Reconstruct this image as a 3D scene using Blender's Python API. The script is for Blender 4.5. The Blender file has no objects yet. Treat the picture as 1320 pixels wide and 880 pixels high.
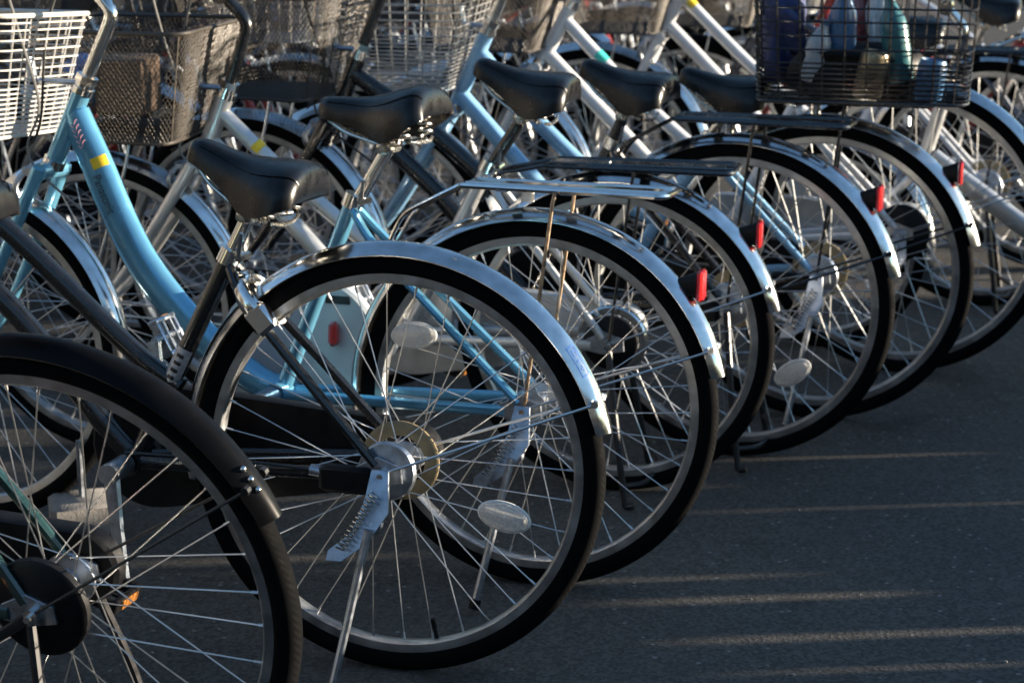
import bpy, math, random
from mathutils import Vector, Matrix
from math import pi, sin, cos, radians

random.seed(7)
SC = bpy.context.scene
COL = SC.collection

# ------------------------------------------------------------------ camera
cam_d = bpy.data.cameras.new("camera")
cam = bpy.data.objects.new("camera", cam_d)
COL.objects.link(cam)
PITCH = radians(14.5175)
cam.location = (0, 0, 1.2542)
cam.rotation_euler = (pi / 2 - PITCH, 0, 0)
cam_d.sensor_width = 36
cam_d.lens = 36 * 2500 / 1320
cam_d.clip_end = 500
cam_d.dof.use_dof = True
cam_d.dof.focus_distance = 2.72
cam_d.dof.aperture_fstop = 7.5
SC.camera = cam

# ------------------------------------------------------------------ light
SUN_AZ = Vector((1.0, 0.09, 0)).normalized()
SUN_EL = radians(6.5)
world = bpy.data.worlds.new("World")
SC.world = world
world.use_nodes = True
wn = world.node_tree
bg = wn.nodes["Background"]
sky = wn.nodes.new("ShaderNodeTexSky")
sky.sky_type = 'NISHITA'
sky.sun_disc = False
sky.sun_elevation = SUN_EL
sky.sun_rotation = math.atan2(SUN_AZ.x, SUN_AZ.y)
sky.altitude = 50
sky.air_density = 1.0
sky.dust_density = 0.1
sky.ozone_density = 2.2
wn.links.new(sky.outputs[0], bg.inputs[0])
bg.inputs[1].default_value = 0.10
sun_d = bpy.data.lights.new("sun", 'SUN')
sun_d.energy = 5.0
sun_d.angle = radians(0.53)
sun_d.color = (1.0, 0.85, 0.66)
sun = bpy.data.objects.new("sun", sun_d)
COL.objects.link(sun)
sd = Vector((SUN_AZ.x * cos(SUN_EL), SUN_AZ.y * cos(SUN_EL), sin(SUN_EL)))
sun.rotation_euler = sd.to_track_quat('Z', 'Y').to_euler()
sun.location = sd * 20
vs = SC.view_settings
vs.view_transform = 'Standard'
vs.look = 'None'
vs.exposure = 2.0
vs.gamma = 1.0
vs.use_curve_mapping = False

# ------------------------------------------------------------------ materials
MATS = {}


def mat(name, col, metal=0.0, rough=0.5, coat=0.0, var=0.2, scale=60.0, bump=0.0, bscale=400.0,
        rust=0.0, rcol=(0.10, 0.045, 0.02), spec=0.5, aniso=0.0, flake=0.0):
    m = bpy.data.materials.new(name)
    m.use_nodes = True
    nt = m.node_tree
    b = nt.nodes["Principled BSDF"]
    tc = nt.nodes.new("ShaderNodeTexCoord")
    n = nt.nodes.new("ShaderNodeTexNoise")
    n.inputs["Scale"].default_value = scale
    n.inputs["Detail"].default_value = 5
    nt.links.new(tc.outputs["Object"], n.inputs["Vector"])
    r = nt.nodes.new("ShaderNodeValToRGB")
    r.color_ramp.elements[0].position = 0.3
    r.color_ramp.elements[1].position = 0.72
    c0 = [c * (1 - var) for c in col]
    c1 = [min(1, c * (1 + var * 0.6)) for c in col]
    r.color_ramp.elements[0].color = (*c0, 1)
    r.color_ramp.elements[1].color = (*c1, 1)
    nt.links.new(n.outputs["Fac"], r.inputs["Fac"])
    out = r.outputs["Color"]
    rr = nt.nodes.new("ShaderNodeMapRange")
    rr.inputs["From Min"].default_value = 0.3
    rr.inputs["From Max"].default_value = 0.7
    rr.inputs["To Min"].default_value = max(0.03, rough * 0.8)
    rr.inputs["To Max"].default_value = min(1, rough * 1.25)
    nt.links.new(n.outputs["Fac"], rr.inputs["Value"])
    nt.links.new(rr.outputs["Result"], b.inputs["Roughness"])
    b.inputs["Metallic"].default_value = metal
    b.inputs["Coat Weight"].default_value = coat
    b.inputs["Coat Roughness"].default_value = 0.08
    b.inputs["Specular IOR Level"].default_value = spec
    if aniso:
        b.inputs["Anisotropic"].default_value = aniso
    if rust > 0:
        n2 = nt.nodes.new("ShaderNodeTexNoise")
        n2.inputs["Scale"].default_value = 28
        n2.inputs["Detail"].default_value = 8
        n2.inputs["Roughness"].default_value = 0.7
        nt.links.new(tc.outputs["Object"], n2.inputs["Vector"])
        r2 = nt.nodes.new("ShaderNodeValToRGB")
        r2.color_ramp.elements[0].position = 0.70 - rust * 0.3
        r2.color_ramp.elements[1].position = 0.78 - rust * 0.25
        nt.links.new(n2.outputs["Fac"], r2.inputs["Fac"])
        mx = nt.nodes.new("ShaderNodeMix")
        mx.data_type = 'RGBA'
        nt.links.new(r2.outputs["Color"], mx.inputs["Factor"])
        nt.links.new(out, mx.inputs["A"])
        mx.inputs["B"].default_value = (*rcol, 1)
        out = mx.outputs["Result"]
        mm = nt.nodes.new("ShaderNodeMath")
        mm.operation = 'MULTIPLY_ADD'
        nt.links.new(r2.outputs["Color"], mm.inputs[0])
        mm.inputs[1].default_value = -metal * 0.8
        mm.inputs[2].default_value = metal
        nt.links.new(mm.outputs[0], b.inputs["Metallic"])
    nt.links.new(out, b.inputs["Base Color"])
    if bump > 0:
        n3 = nt.nodes.new("ShaderNodeTexNoise")
        n3.inputs["Scale"].default_value = bscale
        n3.inputs["Detail"].default_value = 3
        nt.links.new(tc.outputs["Object"], n3.inputs["Vector"])
        bp = nt.nodes.new("ShaderNodeBump")
        bp.inputs["Strength"].default_value = bump
        bp.inputs["Distance"].default_value = 0.002
        nt.links.new(n3.outputs["Fac"], bp.inputs["Height"])
        nt.links.new(bp.outputs["Normal"], b.inputs["Normal"])
    MATS[name] = m
    return m


def tyre_mat():
    m = mat("tyre_rubber", (0.0036, 0.0037, 0.0042), 0, 0.8, var=0.4, scale=35, spec=0.04, rust=0.16, rcol=(0.011, 0.0105, 0.0095))
    nt = m.node_tree
    b = nt.nodes["Principled BSDF"]
    tc = nt.nodes.new("ShaderNodeTexCoord")
    sx = nt.nodes.new("ShaderNodeSeparateXYZ")
    nt.links.new(tc.outputs["Object"], sx.inputs[0])
    at = nt.nodes.new("ShaderNodeMath"); at.operation = 'ARCTAN2'
    nt.links.new(sx.outputs["Z"], at.inputs[0]); nt.links.new(sx.outputs["X"], at.inputs[1])
    ab = nt.nodes.new("ShaderNodeMath"); ab.operation = 'ABSOLUTE'
    nt.links.new(sx.outputs["Y"], ab.inputs[0])
    m1 = nt.nodes.new("ShaderNodeMath"); m1.operation = 'MULTIPLY'; m1.inputs[1].default_value = 190
    nt.links.new(at.outputs[0], m1.inputs[0])
    m2 = nt.nodes.new("ShaderNodeMath"); m2.operation = 'MULTIPLY_ADD'; m2.inputs[1].default_value = 520
    nt.links.new(ab.outputs[0], m2.inputs[0]); nt.links.new(m1.outputs[0], m2.inputs[2])
    s = nt.nodes.new("ShaderNodeMath"); s.operation = 'SINE'
    nt.links.new(m2.outputs[0], s.inputs[0])
    mk = nt.nodes.new("ShaderNodeMapRange")
    mk.inputs["From Min"].default_value = 0.0125; mk.inputs["From Max"].default_value = 0.0105
    nt.links.new(ab.outputs[0], mk.inputs["Value"])
    ml = nt.nodes.new("ShaderNodeMath"); ml.operation = 'MULTIPLY'
    nt.links.new(s.outputs[0], ml.inputs[0]); nt.links.new(mk.outputs["Result"], ml.inputs[1])
    bp = nt.nodes.new("ShaderNodeBump"); bp.inputs["Strength"].default_value = 0.25
    bp.inputs["Distance"].default_value = 0.0012
    nt.links.new(ml.outputs[0], bp.inputs["Height"])
    nt.links.new(bp.outputs["Normal"], b.inputs["Normal"])
    return m


tyre_mat()
mat("rim_alloy", (0.42, 0.43, 0.44), 1.0, 0.38, var=0.25, scale=40, rust=0.05, rcol=(0.2, 0.17, 0.14))
mat("spoke_steel", (0.56, 0.56, 0.56), 1.0, 0.33, var=0.06, scale=4)
mat("stainless", (0.64, 0.655, 0.67), 1.0, 0.15, var=0.25, scale=30, bump=0.15, bscale=18, rust=0.06, rcol=(.22, .2, .17))
mat("stainless_dull", (0.58, 0.58, 0.58), 1.0, 0.2, var=0.2, scale=18, rust=0.12, bump=0.05, bscale=80)
mat("chrome", (0.72, 0.71, 0.69), 1.0, 0.13, var=0.15, scale=50, rust=0.06)
mat("chrome_old", (0.58, 0.55, 0.50), 1.0, 0.27, var=0.3, scale=50, rust=0.30, rcol=(0.16, 0.08, 0.04))
mat("rusty_rod", (0.34, 0.25, 0.17), 0.7, 0.45, var=0.4, scale=80, rust=0.5, rcol=(0.13, 0.06, 0.025))
mat("zinc", (0.45, 0.49, 0.55), 1.0, 0.33, var=0.25, scale=70)
mat("black_paint", (0.005, 0.0055, 0.007), 0, 0.25, coat=0.5, var=0.3)
mat("navy_paint", (0.010, 0.014, 0.028), 0.1, 0.25, coat=0.6, var=0.3)
mat("green_paint", (0.006, 0.030, 0.028), 0.1, 0.28, coat=0.6, var=0.3)
mat("black_plastic", (0.0045, 0.0045, 0.0055), 0, 0.45, spec=0.2, var=0.3, bump=0.08, bscale=300)
mat("black_gloss", (0.0035, 0.0037, 0.0045), 0, 0.34, spec=0.08, var=0.3, scale=25, bump=0.05, bscale=40)
mat("dark_steel", (0.018, 0.018, 0.02), 0.3, 0.4, var=0.4, rust=0.12)
mat("sky_blue_paint", (0.15, 0.42, 0.62), 0.6, 0.22, coat=0.8, var=0.10, scale=25, rust=0.05, rcol=(0.3, 0.32, 0.33))
mat("pale_blue_paint", (0.22, 0.43, 0.66), 0.25, 0.3, coat=0.6, var=0.12, scale=25, rust=0.05, rcol=(0.12, 0.08, 0.05))
mat("silver_paint", (0.56, 0.57, 0.58), 0.65, 0.33, coat=0.4, var=0.12, scale=30)
mat("white_paint", (0.56, 0.57, 0.60), 0.15, 0.33, coat=0.5, var=0.10, scale=30)
mat("red_paint", (0.25, 0.02, 0.02), 0.1, 0.3, coat=0.5, var=0.2)
mat("saddle_vinyl", (0.0035, 0.0038, 0.005), 0, 0.30, var=0.35, scale=40, bump=0.10, bscale=900, spec=0.33)
mat("grey_plastic", (0.36, 0.40, 0.44), 0, 0.45, var=0.08, scale=20)
mat("tan_plastic", (0.20, 0.155, 0.085), 0, 0.5, var=0.25, scale=60)
mat("white_plastic", (0.72, 0.71, 0.68), 0, 0.4, var=0.1)
mat("clear_reflector", (0.86, 0.84, 0.81), 0, 0.12, coat=0.8, var=0.2, scale=300, bump=0.4, bscale=900)
mat("red_reflector", (0.62, 0.015, 0.02), 0, 0.15, coat=0.8, var=0.15, scale=300, bump=0.3, bscale=900)
mat("amber_reflector", (0.32, 0.13, 0.03), 0, 0.2, coat=0.6, var=0.2, scale=300)
mat("basket_white", (0.50, 0.485, 0.455), 0.1, 0.4, var=0.15)
mat("basket_silver", (0.50, 0.49, 0.47), 0.8, 0.38, var=0.25, rust=0.1)
mat("basket_black", (0.014, 0.014, 0.016), 0.2, 0.3, coat=0.4, var=0.3)
mat("basket_bronze", (0.040, 0.033, 0.026), 0.2, 0.45, var=0.35, rust=0.1)
mat("cable_grey", (0.16, 0.16, 0.16), 0, 0.4, var=0.2)
mat("cable_black", (0.012, 0.012, 0.012), 0, 0.4, var=0.2)
mat("sticker_yellow", (0.75, 0.52, 0.02), 0, 0.4, var=0.15, scale=90)
mat("sticker_orange", (0.75, 0.20, 0.02), 0, 0.4, var=0.1)
mat("print_black", (0.008, 0.008, 0.01), 0, 0.4, var=0.1)
mat("print_blue", (0.02, 0.10, 0.35), 0, 0.4, var=0.1)
mat("print_pink", (0.60, 0.30, 0.38), 0, 0.4, var=0.1)
mat("print_teal", (0.05, 0.50, 0.42), 0, 0.4, var=0.1)
mat("print_silver", (0.45, 0.46, 0.48), 0.6, 0.4, var=0.3, scale=150)
mat("brass", (0.62, 0.42, 0.18), 1.0, 0.3, var=0.2)
mat("cardboard", (0.085, 0.055, 0.036), 0, 0.85, var=0.15)
mat("blue_bag", (0.06, 0.17, 0.42), 0, 0.45, var=0.25, scale=30, bump=0.5, bscale=60)
mat("navy_net", (0.015, 0.025, 0.10), 0, 0.6, var=0.5, scale=120, bump=0.8, bscale=200)
mat("bottle_white", (0.30, 0.34, 0.38), 0, 0.3, coat=0.4, var=0.15)
mat("bottle_teal", (0.03, 0.12, 0.14), 0, 0.25, coat=0.4, var=0.15)
mat("bottle_red", (0.14, 0.025, 0.03), 0, 0.25, coat=0.4, var=0.15)
mat("bottle_blue", (0.05, 0.13, 0.26), 0, 0.3, coat=0.4, var=0.15)
mat("can_gold", (0.3, 0.24, 0.15), 0.6, 0.3, var=0.2)
mat("concrete", (0.22, 0.21, 0.20), 0, 0.9, var=0.3, scale=25, bump=0.5, bscale=200)
mat("facade_render", (0.085, 0.08, 0.078), 0, 0.85, var=0.15, scale=2)
mat("window_glass", (0.02, 0.025, 0.03), 0, 0.08)
mat("fence_wood", (0.10, 0.075, 0.055), 0, 0.8, var=0.35, scale=20)


def asphalt():
    m = bpy.data.materials.new("asphalt")
    m.use_nodes = True
    nt = m.node_tree
    b = nt.nodes["Principled BSDF"]
    tc = nt.nodes.new("ShaderNodeTexCoord")

    def noise(scale, detail, rough=0.5, dim=None):
        n = nt.nodes.new("ShaderNodeTexNoise")
        n.inputs["Scale"].default_value = scale
        n.inputs["Detail"].default_value = detail
        n.inputs["Roughness"].default_value = rough
        nt.links.new(tc.outputs["Object"], n.inputs["Vector"])
        return n
    big = noise(0.9, 6, 0.6)
    v = nt.nodes.new("ShaderNodeTexVoronoi")
    v.inputs["Scale"].default_value = 170
    nt.links.new(tc.outputs["Object"], v.inputs["Vector"])
    fine = noise(240, 4, 0.7)
    r1 = nt.nodes.new("ShaderNodeValToRGB")
    e = r1.color_ramp.elements
    e[0].position = 0.25; e[0].color = (0.046, 0.0425, 0.0385, 1)
    e[1].position = 0.8; e[1].color = (0.092, 0.087, 0.080, 1)
    nt.links.new(v.outputs["Color"], r1.inputs["Fac"])
    r2 = nt.nodes.new("ShaderNodeValToRGB")
    e = r2.color_ramp.elements
    e[0].position = 0.35; e[0].color = (0.72, 0.73, 0.76, 1)
    e[1].position = 0.68; e[1].color = (1.15, 1.13, 1.08, 1)
    nt.links.new(big.outputs["Fac"], r2.inputs["Fac"])
    mx = nt.nodes.new("ShaderNodeMix"); mx.data_type = 'RGBA'; mx.blend_type = 'MULTIPLY'
    mx.inputs["Factor"].default_value = 1
    nt.links.new(r1.outputs["Color"], mx.inputs["A"]); nt.links.new(r2.outputs["Color"], mx.inputs["B"])
    # pale chips of stone and dark oil spots
    v2 = nt.nodes.new("ShaderNodeTexVoronoi")
    v2.inputs["Scale"].default_value = 75
    nt.links.new(tc.outputs["Object"], v2.inputs["Vector"])
    sp = nt.nodes.new("ShaderNodeSeparateColor")
    nt.links.new(v2.outputs["Color"], sp.inputs[0])
    gt = nt.nodes.new("ShaderNodeMath"); gt.operation = 'GREATER_THAN'; gt.inputs[1].default_value = 0.955
    nt.links.new(sp.outputs[0], gt.inputs[0])
    lt = nt.nodes.new("ShaderNodeMath"); lt.operation = 'LESS_THAN'; lt.inputs[1].default_value = 0.30
    nt.links.new(v2.outputs["Distance"], lt.inputs[0])
    an = nt.nodes.new("ShaderNodeMath"); an.operation = 'MULTIPLY'
    nt.links.new(gt.outputs[0], an.inputs[0]); nt.links.new(lt.outputs[0], an.inputs[1])
    m2 = nt.nodes.new("ShaderNodeMix"); m2.data_type = 'RGBA'
    nt.links.new(an.outputs[0], m2.inputs["Factor"])
    nt.links.new(mx.outputs["Result"], m2.inputs["A"]); m2.inputs["B"].default_value = (0.17, 0.165, 0.155, 1)
    oil = noise(3.2, 4, 0.55)
    ro_ = nt.nodes.new("ShaderNodeValToRGB")
    e = ro_.color_ramp.elements
    e[0].position = 0.28; e[0].color = (0.5, 0.5, 0.5, 1)
    e[1].position = 0.42; e[1].color = (1, 1, 1, 1)
    nt.links.new(oil.outputs["Fac"], ro_.inputs["Fac"])
    m3 = nt.nodes.new("ShaderNodeMix"); m3.data_type = 'RGBA'; m3.blend_type = 'MULTIPLY'
    m3.inputs["Factor"].default_value = 1
    nt.links.new(m2.outputs["Result"], m3.inputs["A"]); nt.links.new(ro_.outputs["Color"], m3.inputs["B"])
    nt.links.new(m3.outputs["Result"], b.inputs["Base Color"])
    b.inputs["Roughness"].default_value = 0.86
    b.inputs["Specular IOR Level"].default_value = 0.35
    ad = nt.nodes.new("ShaderNodeMath"); ad.operation = 'ADD'
    nt.links.new(v.outputs["Distance"], ad.inputs[0]); nt.links.new(fine.outputs["Fac"], ad.inputs[1])
    bp = nt.nodes.new("ShaderNodeBump")
    bp.inputs["Strength"].default_value = 0.28
    bp.inputs["Distance"].default_value = 0.0025
    nt.links.new(ad.outputs[0], bp.inputs["Height"])
    nt.links.new(bp.outputs["Normal"], b.inputs["Normal"])
    MATS["asphalt"] = m


asphalt()
for nm_, tr_ in (("clear_reflector", .55), ("red_reflector", .45), ("amber_reflector", .1)):
    MATS[nm_].node_tree.nodes["Principled BSDF"].inputs["Transmission Weight"].default_value = tr_

# ------------------------------------------------------------------ mesh helpers


class MB:
    def __init__(self):
        self.v = []
        self.f = []

    def add(self, vs, fs):
        o = len(self.v)
        self.v += [tuple(p) for p in vs]
        self.f += [tuple(i + o for i in f) for f in fs]
        return self

    def mesh(self, name, m, angle=38):
        me = bpy.data.meshes.new(name)
        me.from_pydata(self.v, [], self.f)
        me.polygons.foreach_set("use_smooth", [True] * len(me.polygons))
        me.update()
        me.set_sharp_from_angle(angle=radians(angle))
        if m:
            me.materials.append(MATS[m])
        return me

    def build(self, name, m, parent=None, loc=(0, 0, 0), angle=38, kind=None):
        o = bpy.data.objects.new(name, self.mesh(name, m, angle))
        COL.objects.link(o)
        o.parent = parent
        o.location = loc
        if kind:
            o["kind"] = kind
        return o

    # shapes ------------------------------------------------------
    def tube(self, path, r, n=10, rb=None, caps=True, ref=None, closed=False):
        P = [Vector(p) for p in path]
        k = len(P)
        R = r if isinstance(r, (list, tuple)) else [r] * k
        RB = R if rb is None else (rb if isinstance(rb, (list, tuple)) else [rb] * k)
        vs = []
        prevB = None
        for i in range(k):
            if closed:
                T = P[(i + 1) % k] - P[i - 1]
            else:
                T = P[min(i + 1, k - 1)] - P[max(i - 1, 0)]
            T.normalize()
            if prevB is None:
                B = Vector(ref) if ref else (Vector((0, 1, 0)) if abs(T.y) < 0.9 else Vector((0, 0, 1)))
            else:
                B = prevB
            B = (B - T * B.dot(T)).normalized()
            prevB = B
            N = B.cross(T)
            for j in range(n):
                a = 2 * pi * j / n
                vs.append(P[i] + N * (R[i] * sin(a)) + B * (RB[i] * cos(a)))
        fs = []
        for i in range(k if closed else k - 1):
            i2 = (i + 1) % k
            for j in range(n):
                j2 = (j + 1) % n
                fs.append((i * n + j, i * n + j2, i2 * n + j2, i2 * n + j))
        if caps and not closed:
            fs.append(tuple(range(n - 1, -1, -1)))
            fs.append(tuple((k - 1) * n + j for j in range(n)))
        return self.add(vs, fs)

    def lathe(self, prof, n=48, closed=False, c=(0, 0, 0), axis='y'):
        k = len(prof)
        vs = []
        for i in range(n):
            a = 2 * pi * i / n
            for (r, y) in prof:
                if axis == 'y':
                    vs.append((c[0] + r * cos(a), c[1] + y, c[2] + r * sin(a)))
                else:
                    vs.append((c[0] + r * cos(a), c[1] + r * sin(a), c[2] + y))
        fs = []
        for i in range(n):
            i2 = (i + 1) % n
            for j in range(k if closed else k - 1):
                j2 = (j + 1) % k
                fs.append((i * k + j, i2 * k + j, i2 * k + j2, i * k + j2) if axis == 'y' else
                          (i * k + j, i * k + j2, i2 * k + j2, i2 * k + j))
        return self.add(vs, fs)

    def box(self, c, s, rot=None, bev=0.0):
        hx, hy, hz = s[0] / 2, s[1] / 2, s[2] / 2
        C = Vector(c)
        M = rot if rot else Matrix.Identity(3)
        if bev <= 0:
            vs = [C + M @ Vector((x * hx, y * hy, z * hz)) for x in (-1, 1) for y in (-1, 1) for z in (-1, 1)]
            fs = [(0, 1, 3, 2), (4, 6, 7, 5), (0, 4, 5, 1), (2, 3, 7, 6), (0, 2, 6, 4), (1, 5, 7, 3)]
            return self.add(vs, fs)
        # chamfered box: prism rings along z
        b = min(bev, hx * .9, hy * .9, hz * .9)
        rings = []
        for (z, k) in ((-hz, b), (-hz + b, 0), (hz - b, 0), (hz, b)):
            x, y = hx - k, hy - k
            rings.append([(-x + b, -y, z), (x - b, -y, z), (x, -y + b, z), (x, y - b, z), (x - b, y, z), (-x + b, y, z), (-x, y - b, z), (-x, -y + b, z)])
        vs = [C + M @ Vector(p) for r in rings for p in r]
        fs = []
        for i in range(3):
            for j in range(8):
                j2 = (j + 1) % 8
                fs.append((i * 8 + j, i * 8 + j2, (i + 1) * 8 + j2, (i + 1) * 8 + j))
        fs.append(tuple(range(7, -1, -1)))
        fs.append(tuple(24 + j for j in range(8)))
        return self.add(vs, fs)

    def prism(self, poly, y0, y1, bev=0.003):
        # polygon in xz, extruded along y with a small chamfer
        n = len(poly)
        cx = sum(p[0] for p in poly) / n
        cz = sum(p[1] for p in poly) / n

        def sh(p):
            dx, dz = p[0] - cx, p[1] - cz
            l = math.hypot(dx, dz) or 1
            k = max(0, l - bev) / l
            return (cx + dx * k, cz + dz * k)
        e = bev if y1 > y0 else -bev
        rings = [[(*sh(p), y0) for p in poly], [(*p, y0 + e) for p in poly], [(*p, y1 - e) for p in poly], [(*sh(p), y1) for p in poly]]
        vs = [(p[0], p[2], p[1]) for r in rings for p in r]
        fs = []
        for i in range(3):
            for j in range(n):
                j2 = (j + 1) % n
                fs.append((i * n + j, (i + 1) * n + j, (i + 1) * n + j2, i * n + j2))
        fs.append(tuple(range(n)))
        fs.append(tuple(3 * n + j for j in range(n - 1, -1, -1)))
        return self.add(vs, fs)

    def ball(self, c, r, n=12, m=8, s=(1, 1, 1)):
        vs, fs = [], []
        for i in range(m + 1):
            t = pi * i / m
            for j in range(n):
                a = 2 * pi * j / n
                vs.append((c[0] + s[0] * r * sin(t) * cos(a), c[1] + s[1] * r * sin(t) * sin(a), c[2] + s[2] * r * cos(t)))
        for i in range(m):
            for j in range(n):
                j2 = (j + 1) % n
                fs.append((i * n + j, (i + 1) * n + j, (i + 1) * n + j2, i * n + j2))
        return self.add(vs, fs)


def smooth(pts, k=6):
    P = [Vector(p) for p in pts]
    out = []
    for i in range(len(P) - 1):
        p0 = P[max(i - 1, 0)]; p1 = P[i]; p2 = P[i + 1]; p3 = P[min(i + 2, len(P) - 1)]
        for j in range(k):
            t = j / k
            out.append(0.5 * ((2 * p1) + (p2 - p0) * t + (2 * p0 - 5 * p1 + 4 * p2 - p3) * t * t + (3 * p1 - p0 - 3 * p2 + p3) * t ** 3))
    out.append(P[-1])
    return out


def rounded(pts, rad=0.02, k=4):
    # polyline with rounded corners
    P = [Vector(p) for p in pts]
    out = [P[0]]
    for i in range(1, len(P) - 1):
        a = (P[i - 1] - P[i]); b = (P[i + 1] - P[i])
        r = min(rad, a.length * .45, b.length * .45)
        s = P[i] + a.normalized() * r
        e = P[i] + b.normalized() * r
        for j in range(k + 1):
            t = j / k
            out.append(s * (1 - t) ** 2 + P[i] * 2 * t * (1 - t) + e * t * t)
    out.append(P[-1])
    return out


def empty(name, loc=(0, 0, 0), rot=(0, 0, 0)):
    o = bpy.data.objects.new(name, None)
    o.empty_display_size = 0.1
    COL.objects.link(o)
    o.location = loc
    o.rotation_euler = rot
    return o


def tag(o, label, cat, group=None, kind=None):
    o["label"] = label
    o["category"] = cat
    if group:
        o["group"] = group
    if kind:
        o["kind"] = kind


CACHE = {}


def cached(key, fn):
    if key not in CACHE:
        CACHE[key] = fn()
    return CACHE[key]


def link(name, me, parent, loc=(0, 0, 0), rot=(0, 0, 0), kind=None):
    o = bpy.data.objects.new(name, me)
    COL.objects.link(o)
    o.parent = parent
    o.location = loc
    o.rotation_euler = rot
    if kind:
        o["kind"] = kind
    return o


# ------------------------------------------------------------------ bicycle pieces
def tyre_mesh(R):
    prof = []
    w, h = 0.0185, 0.0175
    c = R - h
    n = 16
    for i in range(n):
        a = 2 * pi * i / n
        ca, sa = cos(a), sin(a)
        prof.append((c + h * math.copysign(abs(ca) ** .85, ca), w * math.copysign(abs(sa) ** .85, sa)))
    return MB().lathe(prof, 120, closed=True).mesh("tyre", "tyre_rubber", 60)


def rim_mesh(R):
    ro = R - 0.0285
    p = [(ro, .0115), (ro + .001, .0128), (ro - .004, .0130), (ro - .0150, .0125), (ro - .0180, .009), (ro - .0192, .004),
         (ro - .0192, -.004), (ro - .0180, -.009), (ro - .0150, -.0125), (ro - .004, -.0130), (ro + .001, -.0128), (ro, -.0115), (ro - .008, -.006), (ro - .008, .006)]
    return MB().lathe(p, 120, closed=True).mesh("rim", "rim_alloy", 30)


def hub_mesh(fl, drum):
    p = [(0, .058), (.005, .058), (.005, .045), (.011, .045), (.012, .036), (.012, .034), (fl, .034), (fl, .031), (.017, .028), (.015, 0), (.017, -.028),
         (fl, -.031), (fl, -.034), (.012, -.034), (.012, -.045), (.005, -.045), (.005, -.058), (0, -.058)]
    return MB().lathe(p, 24).mesh("hub", "zinc", 30)


def spoke_curve(R, fl, side, lead):
    ri = R - 0.0285 - 0.018
    df = radians(64) * lead
    y0 = side * .0325 + (0.002 if lead > 0 else -0.002) * side
    a = Vector((fl * .9 * cos(df), y0, fl * .9 * sin(df)))
    b = Vector((ri, side * .003, 0))
    d = (b - a)
    return [a, a + d * .3, a + d * .6, b - d.normalized() * .012, b]


def spoke_mesh(R, fl, side, lead):
    pts = spoke_curve(R, fl, side, lead)
    m = MB().tube(pts[:4], .00105, 5)
    m.tube([pts[3], pts[4] + (pts[4] - pts[3]).normalized() * .002], .0019, 6)
    return m.mesh("spoke", "spoke_steel", 60)


def all_spokes(R, fl):
    m = MB()
    for k in range(9):
        for (off, side, lead) in ((0, 1, 1), (10, -1, 1), (20, 1, -1), (30, -1, -1)):
            M = Matrix.Rotation(radians(k * 40 + off), 3, 'Y')
            pts = [M @ p for p in spoke_curve(R, fl, side, lead)]
            m.tube(pts[:4], .00105, 4, caps=False)
            m.tube(pts[3:], .0019, 4, caps=False)
    return m.mesh("spokes", "spoke_steel", 60)


def reflector_mesh():
    m = MB()
    pts = []
    n = 24
    rings = []
    for (k, y) in ((.88, -.006), (1, -.003), (1, .003), (.88, .006)):
        rings.append([(.040 * k * cos(2 * pi * i / n), y, .0215 * k * sin(2 * pi * i / n)) for i in range(n)])
    vs = [p for r in rings for p in r]
    fs = []
    for i in range(3):
        for j in range(n):
            fs.append((i * n + j, (i + 1) * n + j, (i + 1) * n + (j + 1) % n, i * n + (j + 1) % n))
    fs.append(tuple(range(n))); fs.append(tuple(3 * n + j for j in range(n - 1, -1, -1)))
    m.add(vs, fs)
    return m.mesh("spoke_reflector", "clear_reflector", 50)


def wheel(parent, name, loc, R, fl, single, spin, refl=(), valve=None):
    w = link(name, cached(("hub", fl), lambda: hub_mesh(fl, False)), parent, loc)
    link("tyre", cached(("tyre", round(R, 4)), lambda: tyre_mesh(R)), w)
    link("rim", cached(("rim", round(R, 4)), lambda: rim_mesh(R)), w)
    if single:
        for k in range(9):
            for (off, side, lead) in ((0, 1, 1), (10, -1, 1), (20, 1, -1), (30, -1, -1)):
                me = cached(("spoke", round(R, 4), fl, side, lead), lambda: spoke_mesh(R, fl, side, lead))
                link("spoke", me, w, (0, 0, 0), (0, radians(k * 40 + off) + spin, 0))
    else:
        link("spokes", cached(("spokes", round(R, 4), fl), lambda: all_spokes(R, fl)), w, (0, 0, 0), (0, spin, 0), kind="stuff")
    for (px, pz, a) in refl:
        link("spoke_reflector", cached("refl", reflector_mesh), w, (px, .018, pz), (0, a, 0))
        bz_ = MB().tube([(.0405 * cos(2 * pi * q / 28), 0, .022 * sin(2 * pi * q / 28)) for q in range(28)], .0022, 6, closed=True)
        bz_.tube([(-.03, -.007, 0), (.03, -.007, 0)], .004, 6)
        bz_.build("reflector_bezel", "white_plastic", w, (px, .018, pz)).rotation_euler = (0, a, 0)
    if valve is not None:
        ri = R - .0285 - .0192
        d = Vector((cos(valve), 0, sin(valve)))
        m = MB().tube([d * (ri + .004), d * (ri - .030)], .0032, 8).tube([d * (ri - .016), d * (ri - .032)], .0045, 8)
        m.build("valve", "black_plastic", w)
    return w


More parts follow.
